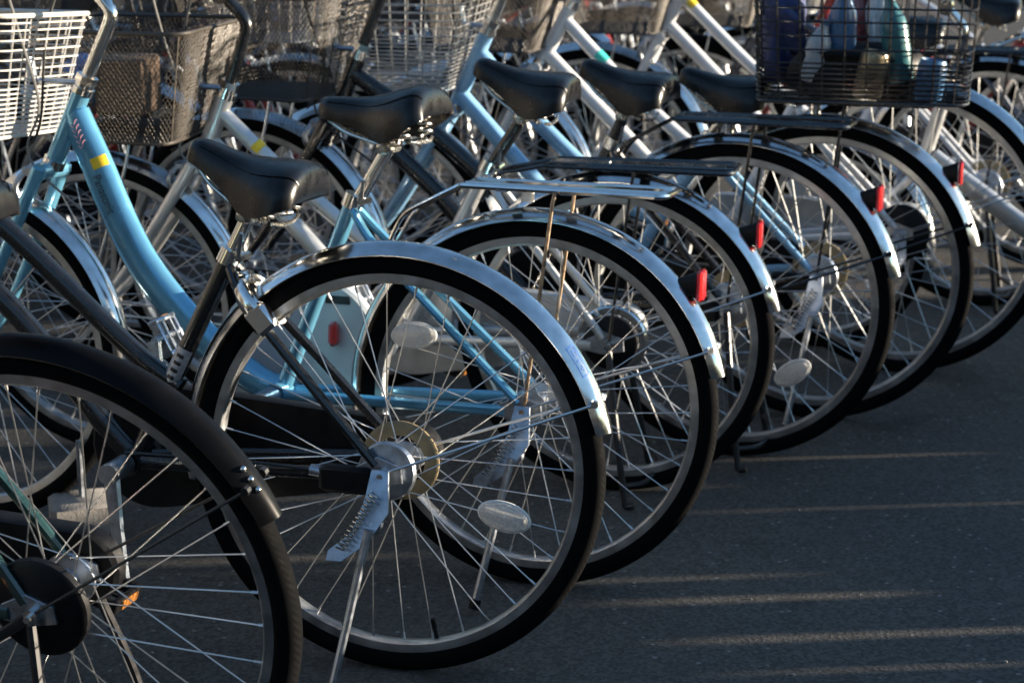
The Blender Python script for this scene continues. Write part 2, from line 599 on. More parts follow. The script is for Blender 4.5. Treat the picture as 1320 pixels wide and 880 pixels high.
def guard_mesh(name, R, a0, a1, m, mode, width=.0265, drop=.019, gap=.0175):
    # thin rolled mudguard swept round the hub from angle a0 to a1 (degrees, 0 = forward, 90 = up)
    Ro = R + gap
    n = 56
    pr = []
    k = 12
    for i in range(k + 1):
        t = -1 + 2 * i / k
        y = width * t
        z = Ro - drop * abs(t) ** 2.3
        pr.append((z, y))
    inner = [(z - .0016, y * .955) for (z, y) in pr]
    prof = pr + inner[::-1]
    q = len(prof)
    vs, fs = [], []
    for i in range(n + 1):
        a = radians(a0 + (a1 - a0) * i / n)
        e = min(i, n - i)
        kk = 1.0 if e > 1 else (0.93 if e == 1 else 0.80)
        for (r, y) in prof:
            vs.append((r * cos(a), y * kk, r * sin(a)))
    for i in range(n):
        for j in range(q):
            j2 = (j + 1) % q
            fs.append((i * q + j, i * q + j2, (i + 1) * q + j2, (i + 1) * q + j))
    fs.append(tuple(range(q - 1, -1, -1)))
    fs.append(tuple(n * q + j for j in range(q)))
    return MB().add(vs, fs).mesh(name, m, 50)


def saddle_meshes(length=.255):
    # x from 0 (tail) to length (nose); z = 0 on the chord nose top - tail top
    st = [  # s(0 nose..1 tail), half width, top z, depth
        (0.00, .006, -.018, .010), (0.015, .018, -.005, .024), (0.05, .027, .002, .034), (0.12, .032, .004, .040), (0.22, .036, .001, .045), (0.34, .042, -.003, .053),
        (0.46, .053, -.005, .067), (0.56, .069, -.004, .078), (0.66, .085, -.002, .082), (0.77, .097, .001, .080), (0.87, .103, .003, .072), (0.94, .102, .002, .063),
        (0.985, .096, -.003, .054), (1.008, .090, -.012, .043), (1.018, .085, -.026, .028), (1.014, .080, -.042, .012)]
    k = 16
    vs, fs = [], []
    for (s, w, zt, d) in st:
        x = length * (1 - s)
        for j in range(k + 1):
            t = -1 + 2 * j / k
            a = t * pi / 2
            y = w * math.copysign(abs(sin(a)) ** .82, t)
            z = zt - d * (1 - abs(cos(a)) ** .75)
            # tail crown curls forward a little as it comes down
            vs.append((x, y, z))
    nn = k + 1
    for i in range(len(st) - 1):
        for j in range(k):
            fs.append((i * nn + j, (i + 1) * nn + j, (i + 1) * nn + j + 1, i * nn + j + 1))
    # hollow underside: an inner skin set a few millimetres inside the cover
    o2 = len(vs)
    L2 = len(st)
    for i, (s, w, zt, d) in enumerate(st):
        x = length * (1 - s)
        x = .006 + x * (length - .012) / length
        for j in range(k + 1):
            t = -1 + 2 * j / k
            a = t * pi / 2
            y = w * .93 * math.copysign(abs(sin(a)) ** .82, t)
            z = zt - .009 - max(.004, d - .009) * (1 - abs(cos(a)) ** .75)
            vs.append((x, y, z))
    for i in range(L2 - 1):
        for j in range(k):
            fs.append((o2 + i * nn + j, o2 + i * nn + j + 1, o2 + (i + 1) * nn + j + 1, o2 + (i + 1) * nn + j))
        fs.append((i * nn, o2 + i * nn, o2 + (i + 1) * nn, (i + 1) * nn))
        fs.append((i * nn + k, (i + 1) * nn + k, o2 + (i + 1) * nn + k, o2 + i * nn + k))
    for j in range(k):
        fs.append((j, j + 1, o2 + j + 1, o2 + j))
        e = (L2 - 1) * nn
        fs.append((e + j, o2 + e + j, o2 + e + j + 1, e + j + 1))
    cover = MB().add(vs, fs).mesh("saddle", "saddle_vinyl", 50)
    pp = MB()
    for sg in (-1, 1):
        j = 8 + sg * 4
        pts = [Vector(vs[i * nn + j]) + Vector((0, sg * .0006, .0008)) for i in range(3, len(st) - 2)]
        pp.tube(smooth(pts, 3), .0011, 5)
    pipe_ = pp.mesh("saddle_seam", "saddle_vinyl", 60)
    spring = {}
    for sy in (-1, 1):
        sp = MB()
        pts = []
        for i in range(50):
            a = i / 49 * 2 * pi * 4.2
            pts.append((.055 + .014 * cos(a), sy * .060 + .014 * sin(a), -.035 - .052 * i / 49))
        sp.tube(pts, .0028, 6)
        spring[sy] = sp.mesh("saddle_spring", "chrome_old", 60)
    ra = MB()
    for sy in (-1, 1):
        ra.tube(rounded([(.055, sy * .060, -.089), (.075, sy * .03, -.092), (.12, sy * .022, -.090), (.20, sy * .016, -.060), (.235, sy * .010, -.035)], .02), .0035, 7)
    ra.tube(rounded([(.042, -.060, -.089), (.036, -.03, -.094), (.036, .03, -.094), (.042, .060, -.089)], .02), .0035, 7)
    ra.box((.115, 0, -.094), (.034, .058, .022), bev=.004)
    ra.tube([(.115, -.036, -.094), (.115, .036, -.094)], .007, 6)
    rail = ra.mesh("saddle_rail", "chrome_old", 50)
    cover2, spring2 = cover, spring
    return cover2, spring2, rail, pipe_


def basket_ring(x0, x1, w0, w1, z, n=64, rad=.04):
    # rounded rectangle perimeter: x0 rear (width w0), x1 front (half width w1)
    c = [(x0, -w0), (x1, -w1), (x1, w1), (x0, w0)]
    pts = []
    for i in range(4):
        p = Vector(c[i]); a = Vector(c[i - 1]); b = Vector(c[(i + 1) % 4])
        s = p + (a - p).normalized() * rad
        e = p + (b - p).normalized() * rad
        for j in range(6):
            t = j / 5
            pts.append(s * (1 - t) ** 2 + p * 2 * t * (1 - t) + e * t * t)
    # resample
    L = [0]
    for i in range(len(pts)):
        L.append(L[-1] + (pts[(i + 1) % len(pts)] - pts[i]).length)
    tot = L[-1]
    out = []
    k = 0
    for i in range(n):
        d = tot * i / n
        while L[k + 1] < d:
            k += 1
        t = (d - L[k]) / (L[k + 1] - L[k])
        q = pts[k].lerp(pts[(k + 1) % len(pts)], t)
        out.append(Vector((q.x, q.y, z)))
    return out


def make_basket(parent, name, m, style, x0, x1, hw, z0, z1, flare=1.18, rear_fix=True, band=None):
    N = 96
    cx = (x0 + x1) / 2
    ax = x0 if rear_fix else cx

    def ring(t):
        k = 1 + (flare - 1) * t
        xa = ax + (x0 - ax) * k; xb = ax + (x1 - ax) * k
        lean = .05 * t if rear_fix else 0
        return basket_ring(xa - lean, xb, hw * k, hw * k * .94, z0 + (z1 - z0) * t, N)
    w = MB()
    if style == 'wire':
        hs = [0, .04, .08, .12, .16, .20, .24, .28, .32, .36, .40, .48, .56, .64, .72, .80, .88, .94]
        for t in hs[1:]:
            w.tube(ring(t), .0016, 5, closed=True)
        for i in range(0, N, 3):
            w.tube([ring(t)[i] for t in (0, .5, 1)], .0016, 5, caps=False)
        rr = 0.0016
    elif style == 'grid':
        hs = [.03, .07, .11, .15, .19, .23, .27, .31, .42, .53, .64, .75, .86, .95]
        for t in hs:
            w.tube(ring(t), .0022, 5, closed=True)
        for i in range(0, N, 3):
            w.tube([ring(t)[i] for t in (0, .5, 1)], .0022, 5, caps=False)
    else:
        T = [ring(t / 14) for t in range(15)]
        M = 128
        for i in range(M):
            for sgn in (1, -1):
                pts = []
                for t in range(15):
                    u = (i / M * N + sgn * t / 14 * 11) % N
                    a = int(u); fr = u - a
                    pts.append(T[t][a].lerp(T[t][(a + 1) % N], fr))
                w.tube(pts, .00065, 3, caps=False)
    b0 = ring(0)
    # floor wires
    xs = [p.x for p in b0]
    xa, xb = min(xs), max(xs)
    nx = 9 if style != 'mesh' else 22
    for i in range(1, nx):
        x = xa + (xb - xa) * i / nx
        w.tube([(x, -hw * .97, z0), (x, hw * .97, z0)], .0015, 4, caps=False)
        y = -hw + 2 * hw * i / nx
        w.tube([(xa + .004, y, z0 + .002), (xb - .004, y, z0 + .002)], .0015, 4, caps=False)
    bk = w.build(name, m, parent)
    MB().tube(ring(1), .0045, 8, closed=True).build("basket_rim", m, bk)
    MB().tube(ring(0), .0035, 8, closed=True).build("basket_base_wire", m, bk)
    if style == 'mesh' or band:
        s = MB()
        R0, R1 = ring(0), ring(1)
        rear = [i for i in range(N) if R0[i].x < xa + .012]
        for i in rear[1::4]:
            a, b = R0[i], R1[i]
            d = (b - a)
            s.tube([a, b], .0012, 6, rb=.0028, ref=(0, 1, 0))
        s.build("basket_strap", m if style == 'mesh' else m, bk)
    return bk


def tube_patch(path, u0, u1, ra, rb, p0, p1, nu=8, nv=8, off=.0012):
    """rectangle wrapped on the left face of a tube lying in the xz plane; returns verts/faces.
    u along path (metres from its start), p angle round it (0 = left side, + = up/back)"""
    P = [Vector(p) for p in path]
    L = [0]
    for i in range(len(P) - 1):
        L.append(L[-1] + (P[i + 1] - P[i]).length)

    def at(u, ph):
        u = max(0, min(L[-1] - 1e-5, u))
        k = 0
        while L[k + 1] < u:
            k += 1
        t = (u - L[k]) / (L[k + 1] - L[k])
        c = P[k].lerp(P[k + 1], t)
        T = (P[k + 1] - P[k]).normalized()
        if 0 < k < len(P) - 2:
            T0 = (P[k + 1] - P[k - 1]).normalized(); T1 = (P[k + 2] - P[k]).normalized()
            T = T0.lerp(T1, t).normalized()
        B = Vector((0, 1, 0))
        N = T.cross(B)
        if N.z < 0:
            N = -N
        return c + B * ((rb + off) * cos(ph)) + N * ((ra + off) * sin(ph))
    vs = [at(u0 + (u1 - u0) * i / nu, p0 + (p1 - p0) * j / nv) for i in range(nu + 1) for j in range(nv + 1)]
    fs = [(i * (nv + 1) + j, (i + 1) * (nv + 1) + j, (i + 1) * (nv + 1) + j + 1, i * (nv + 1) + j + 1) for i in range(nu) for j in range(nv)]
    return vs, fs, at


def text_verts(body, size):
    cu = bpy.data.curves.new("lettering", 'FONT')
    cu.body = body
    cu.size = size
    cu.resolution_u = 3
    o = bpy.data.objects.new("lettering", cu)
    COL.objects.link(o)
    dg = bpy.context.evaluated_depsgraph_get()
    me = bpy.data.meshes.new_from_object(o.evaluated_get(dg))
    vs = [v.co.copy() for v in me.vertices]
    fs = [tuple(p.vertices) for p in me.polygons]
    bpy.data.objects.remove(o)
    bpy.data.meshes.remove(me)
    bpy.data.curves.remove(cu)
    return vs, fs


def capsule(c0, r0, c1, r1, n=14):
    """outline of the hull of two circles in xz"""
    d = Vector((c1[0] - c0[0], c1[1] - c0[1]))
    L = d.length
    th = math.atan2(d.y, d.x)
    be = math.acos((r0 - r1) / L)
    out = []
    for i in range(n + 1):
        a = th + be + (2 * pi - 2 * be) * i / n
        out.append((c0[0] + r0 * cos(a), c0[1] + r0 * sin(a)))
    for i in range(n + 1):
        a = th - be + 2 * be * i / n
        out.append((c1[0] + r1 * cos(a), c1[1] + r1 * sin(a)))
    return out


def make_bike(key, pos, psi, lean, sc=1.0, wb=1.11, frame='black_paint', style='stagger', clamp=(.266, .645), bb=(.44, .295),
              headtop=(.85, .80), headbot=(.905, .68), saddle=((.331, .801), (.097, .768)), post='chrome',
              guard='stainless', gback=167, gfront=-8, rack=None, stand='side', drum='silver', basket=None, bmat='basket_white',
              single=False, tail='red_reflector', case='black_plastic', case_r=.105, spin=0.0, fspin=0.0, refl=(), valve=None, crank=-95,
              lock=False, stayr=.0022, staymat='spoke_steel', rackz=None, stemtop=None, label='', tubes=None, downr=.016, stemmat='chrome',
              fork=None, sticker=None, group='bicycles parked in a row', loc_z=0.0, barmat='chrome', gripmat='black_plastic'):
    R = .33 * sc
    root = empty("bicycle", (pos[0], pos[1], loc_z), (-lean, 0, pi - psi))
    tag(root, label, "bicycle", group)
    hub = Vector((0, 0, R))
    fh = Vector((wb, 0, R))
    HT = Vector((headtop[0], 0, headtop[1])); HB = Vector((headbot[0], 0, headbot[1]))
    hax = (HT - HB).normalized()
    CL = Vector((clamp[0], 0, clamp[1])); BB = Vector((bb[0], 0, bb[1]))
    rear = wheel(root, "rear_wheel", hub, R, .036 if drum == 'black' else .030, single, spin, refl, valve)
    frontw = wheel(root, "front_wheel", fh, R, .022, False, fspin)
    # --- frame -------------------------------------------------
    fr = MB()
    downpath = None
    if style == 'loop':
        downpath = smooth(tubes or [(HT.x + .012, 0, HT.z - .035), (.845, 0, .715), (.752, 0, .527), (.63, 0, .392), (.52, 0, .318), (BB.x, 0, BB.z + .005)], 8)
        k = len(downpath)
        kd = downr / .016
        fr.tube(downpath, [kd * (.026 + .006 * min(1, i / 10) - .006 * max(0, (i - k * .6) / (k * .4))) for i in range(k)], 16, rb=[.021 * kd] * k)
    else:
        up = tubes[0] if tubes else [(HT.x + .010, 0, HT.z - .035), (.66, 0, .645), (.45, 0, .475), (CL.x + (BB.x - CL.x) * .62, 0, CL.z + (BB.z - CL.z) * .62)]
        lo = tubes[1] if tubes else [(HB.x - .006, 0, HB.z + .02), (.68, 0, .54), (.52, 0, .375), (BB.x, 0, BB.z)]
        downpath = smooth(up, 7)
        fr.tube(downpath, downr, 12)
        fr.tube(smooth(lo, 7), downr * 1.12, 12)
    fo = fr.build("frame", frame, root)
    m = MB().tube([HB, HT], .0175, 14)
    m.build("head_tube", frame, fo)
    m = MB()
    m.tube([HT, HT + hax * .012], .021, 14).tube([HT + hax * .012, HT + hax * .020], .018, 14).tube([HT + hax * .020, HT + hax * .034], .0205, 6)
    m.build("headset", "chrome", fo)
    MB().tube([HB - hax * .016, HB], .021, 14).build("lower_headset", "chrome", fo)
    MB().tube([BB, CL], .0148, 12).build("seat_tube", frame, fo)
    m = MB().tube([(BB.x, -.034, BB.z), (BB.x, .034, BB.z)], .021, 14)
    m.build("bottom_bracket", frame, fo)
    cdir = (CL - BB).normalized()
    sj = CL - cdir * .018
    for s in (-1, 1):
        MB().tube(smooth([sj + Vector((-.012, s * .012, 0)), sj.lerp(hub, .18) + Vector((0, s * .033, 0)), sj.lerp(hub, .6) + Vector((0, s * .048, 0)), hub + Vector((.012, s * .056, .012))], 5), .0080, 9).build("seat_stay", frame, fo)
        MB().tube(smooth([BB + Vector((-.015, s * .022, 0)), BB.lerp(hub, .3) + Vector((0, s * .036, 0)), hub + Vector((.035, s * .056, -.004))], 6), .0105, 9, rb=.009).build("chain_stay", frame, fo)
        m = MB().prism([(hub.x + .045, hub.z + .008), (hub.x + .01, hub.z + .026), (hub.x - .028, hub.z + .012), (hub.x - .030, hub.z - .012), (hub.x + .01, hub.z - .02), (hub.x + .045, hub.z - .014)], s * .054, s * .060, .001)
        m.build("dropout", 'zinc', fo)
        m = MB().tube([hub + Vector((0, s * .06, 0)), hub + Vector((0, s * .070, 0))], .0105, 6).tube([hub + Vector((0, s * .06, 0)), hub + Vector((0, s * .078, 0))], .005, 8)
        m.build("axle_nut", 'chrome', fo)
    # seat clamp and post
    m = MB().tube([CL - cdir * .012, CL + cdir * .012], .0185, 14)
    m.tube([CL + Vector((-.022, -.02, 0)), CL + Vector((-.022, .02, 0))], .006, 8).tube([CL + Vector((-.022, .02, 0)), CL + Vector((-.03, .026, .04))], .0035, 6)
    m.build("seat_clamp", 'chrome', fo)
    dz_ = .028 if key == 'C' else .012
    SN = Vector((saddle[0][0] - .008, 0, saddle[0][1] + dz_)); SR = Vector((saddle[1][0] + .032, 0, saddle[1][1] + dz_))
    d = (SN - SR); sl = d.length
    pt = math.atan2(d.z, d.x)
    cov, spr, rail, seam = cached("saddle", saddle_meshes)
    k = sl / .255
    so = link("saddle", cov, root, SR, (0, -pt, 0)); so.scale = (k, .92, 1.0)
    link("saddle_spring", spr[-1], so); link("saddle_spring", spr[1], so); link("saddle_rail", rail, so); link("saddle_seam", seam, so)
    mid = SR + d.normalized() * (.115 * k) + Vector((sin(-pt), 0, cos(pt))) * -.094
    MB().tube([CL - cdir * .04, Vector((mid.x, 0, mid.z)) - cdir * .004], .0122, 12).build("seat_post", post, root)
    # --- mudguards --------------------------------------------
    g = link("rear_mudguard", cached(("rg", round(R, 4), gback, gfront, guard), lambda: guard_mesh("rear_mudguard", R, gfront, gback, guard, 'round')), root, hub)
    ga = radians(gback - 9)
    Rm = R + .012
    for s in (-1, 1):
        e = Vector((Rm * cos(ga), s * .0275, Rm * sin(ga) - .004))
        p0 = Vector((-.004, s * .066, .004))
        m = MB().tube([p0, p0.lerp(e, .5) + Vector((0, s * .004, 0)), e], stayr, 7)
        m.tube([e + Vector((0, s * .003, 0)), e - Vector((0, s * .006, 0))], .0058, 8)
        m.build("mudguard_stay", staymat, g)
    # rear reflector
    if tail:
        ta = radians(136.5)
        c = Vector(((R + .014) * cos(ta), 0, (R + .014) * sin(ta)))
        m = MB()
        sec = []
        for (t, w_, h_) in ((0, .008, .012), (.4, .012, .016), (.85, .017, .021), (1, .018, .023)):
            sec.append((t, w_, h_))
        vs, fs = [], []
        n = 12
        for (t, w_, h_) in sec:
            cc = c + Vector((-.034 * t, 0, .002 * t - .008))
            for j in range(n):
                a = 2 * pi * j / n
                vs.append((cc.x, cc.y + w_ * math.copysign(abs(cos(a)) ** .7, cos(a)), cc.z + h_ * math.copysign(abs(sin(a)) ** .7, sin(a))))
        for i in range(3):
            for j in range(n):
                fs.append((i * n + j, i * n + (j + 1) % n, (i + 1) * n + (j + 1) % n, (i + 1) * n + j))
        fs.append(tuple(range(n))); fs.append(tuple(3 * n + j for j in range(n)))
        m.add(vs, fs)
        m.build("reflector_housing", "black_plastic", g)
        m = MB().box((c.x - .0400, 0, c.z - .006), (.010, .040, .052), bev=.004)
        m.build("tail_reflector", tail, g)
    ff = 28 if basket != 'none' else 40
    fg = link("front_mudguard", cached(("fg", round(R, 4), guard), lambda: guard_mesh("front_mudguard", R, 52, 196, guard, 'round')), root, fh)
    for s in (-1, 1):
        a = radians(183)
        e = Vector((Rm * cos(a), s * .0275, Rm * sin(a)))
        MB().tube([(0, s * .056, 0), e], .002, 6).build("mudguard_stay", staymat, fg)
    # --- fork, stem, bars -------------------------------------
    fk = MB()
    cr = HB - hax * .022
    fk.tube([cr + Vector((0, -.045, 0)), cr + Vector((0, .045, 0))], .016, 10)
    for s in (-1, 1):
        fk.tube(smooth([cr + Vector((0, s * .042, .006)), cr.lerp(fh, .35) + Vector((-.006, s * .050, 0)), cr.lerp(fh, .72) + Vector((-.010, s * .052, 0)), fh + Vector((-.003, s * .054, .008))], 6),
                [.014 - .006 * i / 18 for i in range(19)], 10)
        fk.tube([fh + Vector((0, s * .046, 0)), fh + Vector((0, s * .066, 0))], .010, 6)
    fko = fk.build("fork", fork or frame, root)
    m = MB().box(cr + Vector((.03, 0, -.002)), (.03, .06, .018), bev=.004)
    for s in (-1, 1):
        m.tube(smooth([cr + Vector((.04, s * .02, 0)), cr + Vector((.055, s * .035, -.03)), cr + Vector((.05, s * .022, -.062))], 4), .006, 8)
    m.build("front_brake", "zinc", fko)
    ST = Vector((stemtop[0], 0, stemtop[1])) if stemtop else HT + hax * .155
    sto = MB().tube(rounded([HT + hax * .03, ST, ST + Vector((.050, 0, .055))], .02), .0125, 12)
    sto = sto.build("stem", stemmat, root)
    bc = ST + Vector((.050, 0, .055))
    bp = rounded([bc + Vector(q) for q in ((-.20, -.275, .105), (-.06, -.255, .12), (.015, -.13, .08), (.0, 0, 0), (.015, .13, .08), (-.06, .255, .12), (-.20, .275, .105))], .06, 5)
    bo = MB().tube(bp, .0111, 10)
    bo.tube([bc + Vector((0, -.022, 0)), bc + Vector((0, .022, 0))], .019, 10)
    bo = bo.build("handlebar", barmat, root)
    for s in (-1, 1):
        a = bc + Vector((-.20, s * .275, .105)); b = bc + Vector((-.085, s * .259, .118))
        MB().tube([a, a.lerp(b, .1), a.lerp(b, .5), a.lerp(b, .9), b], [.013, .0165, .0155, .0165, .015], 12).build("grip", gripmat, bo)
        lv = MB().tube(smooth([b + Vector((.012, 0, -.004)), b + Vector((-.0, s * .004, -.034)), b + Vector((-.05, s * .012, -.042)), b + Vector((-.10, s * .016, -.044))], 4), .005, 7, rb=.003)
        lv.tube([b + Vector((.0, 0, 0)), b + Vector((.024, -s * .004, 0))], .015, 10)
        lv.build("brake_lever", "zinc", bo)
    # cables
    c1 = smooth([bc + Vector((-.06, .255, .10)), bc + Vector((.07, .18, .07)), bc + Vector((.09, .09, -.08)), HT + Vector((.06, .045, -.02)), HB + Vector((.035, .03, .0)), BB.lerp(HB, .72) + Vector((.02, .03, 0))], 6)
    MB().tube(c1, .0026, 6).build("brake_cable", "cable_grey" if frame != 'black_paint' else "cable_black", bo)
    c2 = smooth([bc + Vector((-.06, -.255, .10)), bc + Vector((.075, -.16, .08)), bc + Vector((.09, -.02, -.06)), HT + Vector((.075, .02, -.06)), cr + Vector((.05, .03, .03))], 6)
    MB().tube(c2, .0026, 6).build("brake_cable", "cable_black", bo)
    # --- drive ------------------------------------------------
    if case:
        y0 = -.066
        if case_r > .14:
            poly = capsule((BB.x + .010, BB.z + .042), case_r, (BB.x - .035, BB.z + .075), case_r - .025, 16)
        else:
            poly = capsule((BB.x + .005, BB.z + .004), case_r, (hub.x + .0, hub.z + .0), .052, 16)
        co = MB().prism(poly, y0 - .026, y0 + .004, .006).build("chain_case", case, root)
    cr0 = radians(crank)
    for s in (1, -1):
        a = cr0 if s > 0 else cr0 + pi
        tip = Vector((BB.x + .165 * cos(a), s * (.102 if s > 0 else .118), BB.z + .165 * sin(a)))
        st = Vector((BB.x, s * .090 if s > 0 else s * .106, BB.z))
        q = MB().tube([st, st.lerp(tip, .5), tip], [.0145, .0115, .0125], 8, rb=[.008, .0065, .0065])
        q.tube([st - Vector((0, s * .05, 0)), st + Vector((0, s * .010, 0))], .017, 16)
        q.tube([st + Vector((0, s * .010, 0)), st + Vector((0, s * .0125, 0))], .0165, 16)
        qo = q.build("crank", "zinc", root)
        pc = tip + Vector((0, s * .058, 0))
        rot = Matrix.Rotation(radians(-18 if s > 0 else -62), 3, 'Y')
        if s < 0:
            rot = rot * .8
        p = MB().tube([tip, pc + Vector((0, s * .04, 0))], .007, 8)
        for sx in (-1, 1):
            p.box(pc + rot @ Vector((sx * .036, 0, 0)), (.010, .088, .024), rot, .002)
        for sy in (-1, 1):
            p.box(pc + rot @ Vector((0, sy * .040, 0)), (.066, .008, .022), rot, .002)
        for zz in (-.008, .008):
            for sy in (-.5, .5):
                p.box(pc + rot @ Vector((0, sy * .036, zz)), (.064, .006, .004), rot)
        for sx in (-1, 1):
            p2 = MB().box(pc + rot @ Vector((sx * .0415, 0, 0)), (.004, .05, .015), rot, .001)
            p2.build("pedal_reflector", "amber_reflector", qo)
        po = p.build("pedal", "black_plastic" if s > 0 else "zinc", qo)
    if stand == 'side':
        pv = hub + Vector((-.006, .070, -.040))
        w0 = 0.0
        yf = .165
        zf = (yf * sin(lean)) / cos(lean) * 1.0 + .006 - loc_z
        ft = Vector((.050, yf, zf))
        so_ = MB()
        so_.prism([(hub.x + .013, hub.z + .010), (hub.x - .014, hub.z + .010), (hub.x - .019, hub.z - .05), (hub.x + .008, hub.z - .094), (hub.x + .046, hub.z - .122), (hub.x + .070, hub.z - .122), (hub.x + .068, hub.z - .108), (hub.x + .034, hub.z - .080), (hub.x + .020, hub.z - .03)], .070, .0755, .001)
        so_.v = [(x_, y_ + max(0, hub.z - z_ - .01) * .42, z_) for (x_, y_, z_) in so_.v]
        so_.tube([pv + Vector((.012, .004, -.035)), pv + Vector((.012, .018, -.035))], .012, 10)
        ko = so_.build("kickstand", "zinc", root)
        a0 = pv + Vector((.010, .046, -.03))
        MB().tube([a0, a0.lerp(ft, .5), ft + Vector((0, 0, .004))], .0066, 9).build("stand_leg", "zinc", ko)
        MB().tube([ft + (a0 - ft).normalized() * .02, ft + Vector((0, 0, .003))], .0095, 9).build("stand_foot", "black_plastic", ko)
        pts = []
        sa = hub + Vector((.0, .095, -.020)); sb = hub + Vector((.044, .131, -.100))
        dd = (sb - sa); nn = dd.normalized(); u = nn.cross(Vector((0, 1, 0))).normalized(); v = nn.cross(u)
        for i in range(13 * 8 + 1):
            t = i / (13 * 8); a = t * 13 * 2 * pi
            pts.append(sa + dd * t + u * .0075 * cos(a) + v * .0075 * sin(a))
        MB().tube(pts, .0016, 5).build("stand_spring", "chrome", ko)
    elif stand == 'double':
        ko = MB()
        pts = {}
        for s in (-1, 1):
            top = hub + Vector((-.002, s * .072, -.01))
            ft = Vector((-.05, s * .135, .010 + s * .135 * math.tan(lean)))
            ko.tube(rounded([top, top.lerp(ft, .45) + Vector((0, s * .01, 0)), ft, ft + Vector((-.018, s * .002, 0.006))], .03), .0068, 8)
            pts[s] = top.lerp(ft, .86)
        a, b = pts[-1], pts[1]
        ko.tube(smooth([a, a.lerp(b, .25) + Vector((-.035, 0, -.008)), a.lerp(b, .75) + Vector((-.035, 0, -.008)), b], 5), .005, 8)
        ko.build("kickstand", "dark_steel", root)
    # brake drum on the left of the rear hub
    if drum == 'silver':
        d0 = MB().lathe([(.0, .050), (.020, .050), (.030, .047), (.043, .045), (.046, .040), (.046, .036), (.02, .036)], 28, c=hub)
        do = d0.build("brake_drum", "zinc", root)
        MB().lathe([(.040, -.030), (.058, -.031), (.0625, -.028), (.0625, -.024), (.058, -.021), (.040, -.022)], 36, closed=True, c=hub).build("spoke_guard", "tan_plastic", rear).location = -hub
        ar = MB().box(hub + Vector((.058, .058, -.012)), (.085, .026, .042), bev=.006)
        ao = ar.build("brake_arm", "black_plastic", do)
        MB().tube([hub + Vector((.098, .058, -.004)), hub + Vector((.116, .058, -.002))], .009, 10).build("cable_adjuster", "zinc", ao)
        MB().tube(smooth([hub + Vector((.115, .058, -.002)), hub + Vector((.22, .052, .0)), BB + Vector((0, .04, .02))], 5), .0026, 6).build("brake_cable", "cable_black", ao)
    elif drum == 'black':
        d0 = MB().lathe([(.0, .056), (.022, .056), (.030, .052), (.062, .050), (.067, .046), (.067, .036), (.03, .034)], 32, c=hub)
        do = d0.build("brake_drum", "black_plastic", root)
        ar = MB().tube([hub + Vector((.0, .060, 0)), hub + Vector((.07, .060, -.05)), hub + Vector((.17, .05, -.02))], .008, 8, rb=.004)
        ar.build("brake_arm", "dark_steel", do)
    elif drum == 'steel':
        d0 = MB().lathe([(.0, .054), (.022, .054), (.030, .050), (.050, .048), (.053, .046), (.053, .034), (.03, .034)], 32, c=hub)
        do = d0.build("brake_drum", "black_plastic", root)
        MB().lathe([(.054, .030), (.066, .030), (.070, .026), (.070, .016), (.066, .012), (.054, .012)], 40, closed=True, c=hub).build("drum_flange", "chrome", do)
    # ring lock
    if lock:
        ang = radians(48)
        C = hub + Vector(((R - .012) * cos(ang), 0, (R - .012) * sin(ang)))
        ra = Vector((cos(ang), 0, sin(ang)))
        ta = Vector((-sin(ang), 0, cos(ang)))
        pts = []
        for i in range(25):
            a = radians(-130 + 260 * i / 24)
            pts.append(C + ra * (.048 * cos(a)) + Vector((0, 1, 0)) * (.044 * sin(a)))
        lo = MB().tube(pts, .0095, 10, rb=.016, ref=ta)
        lo.box(C + ra * -.018 + Vector((0, .040, 0)), (.046, .026, .040), Matrix((ra, (0, 1, 0), ta)).transposed(), .006)
        lo.box(C + ra * .050, (.022, .05, .030), Matrix((ra, (0, 1, 0), ta)).transposed(), .006)
        lk = lo.build("ring_lock", "chrome", root)
        lb = MB().tube([C + ra * -.03 + Vector((0, .04, 0)), C + ra * -.036 + Vector((0, -.02, 0))], .0045, 8)
        lb.build("lock_bolt", "white_plastic", lk)
    # --- rack -------------------------------------------------
    if rack:
        rz = rackz if rackz else R + .366
        rx0, rx1 = .125, -.228
        rm = MB()
        hw = .058
        rm.tube(rounded([(rx0, hw * .75, rz), (rx1 + .01, hw, rz), (rx1, hw * .8, rz), (rx1, -hw * .8, rz), (rx1 + .01, -hw, rz), (rx0, -hw * .75, rz)], .02), .0052, 8)
        rm.tube([(rx0, hw * .75, rz), (rx0, -hw * .75, rz)], .0045, 8)
        for y in (-.02, .02):
            rm.tube([(rx0, y, rz + .001), (rx1, y, rz + .001)], .0036, 7)
        for x in (.05, -.06, -.16):
            rm.box((x, 0, rz - .005), (.022, hw * 1.75, .003))
        rm.box((rx0 - .17, 0, rz + .0035), (.33, .034, .0025))
        ro = rm.build("rear_rack", rack, root)
        am = MB()
        for s in (-1, 1):
            am.tube(rounded([(rx0 + .002, s * .035, rz), (.232, s * .030, R + .318), (.262, s * .022, R + .262)], .02), .0042, 8)
        am.build("rack_arm", rack, ro)
        am = MB()
        am.tube([(.02, 0, rz - .004), (.02, 0, R + .346)], .011, 10)
        am.build("rack_mount", "white_plastic" if rack == 'chrome' else "chrome", ro)
        for s in (-1, 1):
            sm = 'rusty_rod' if rack in ('chrome', 'rusty_rod') else rack
            MB().tube([(-.045, s * (hw + .004), rz - .002), (-.042, s * (hw + .008), rz - .02), (0.0, s * .064, R + .002)], .0034, 7).build("rack_strut", sm, ro)
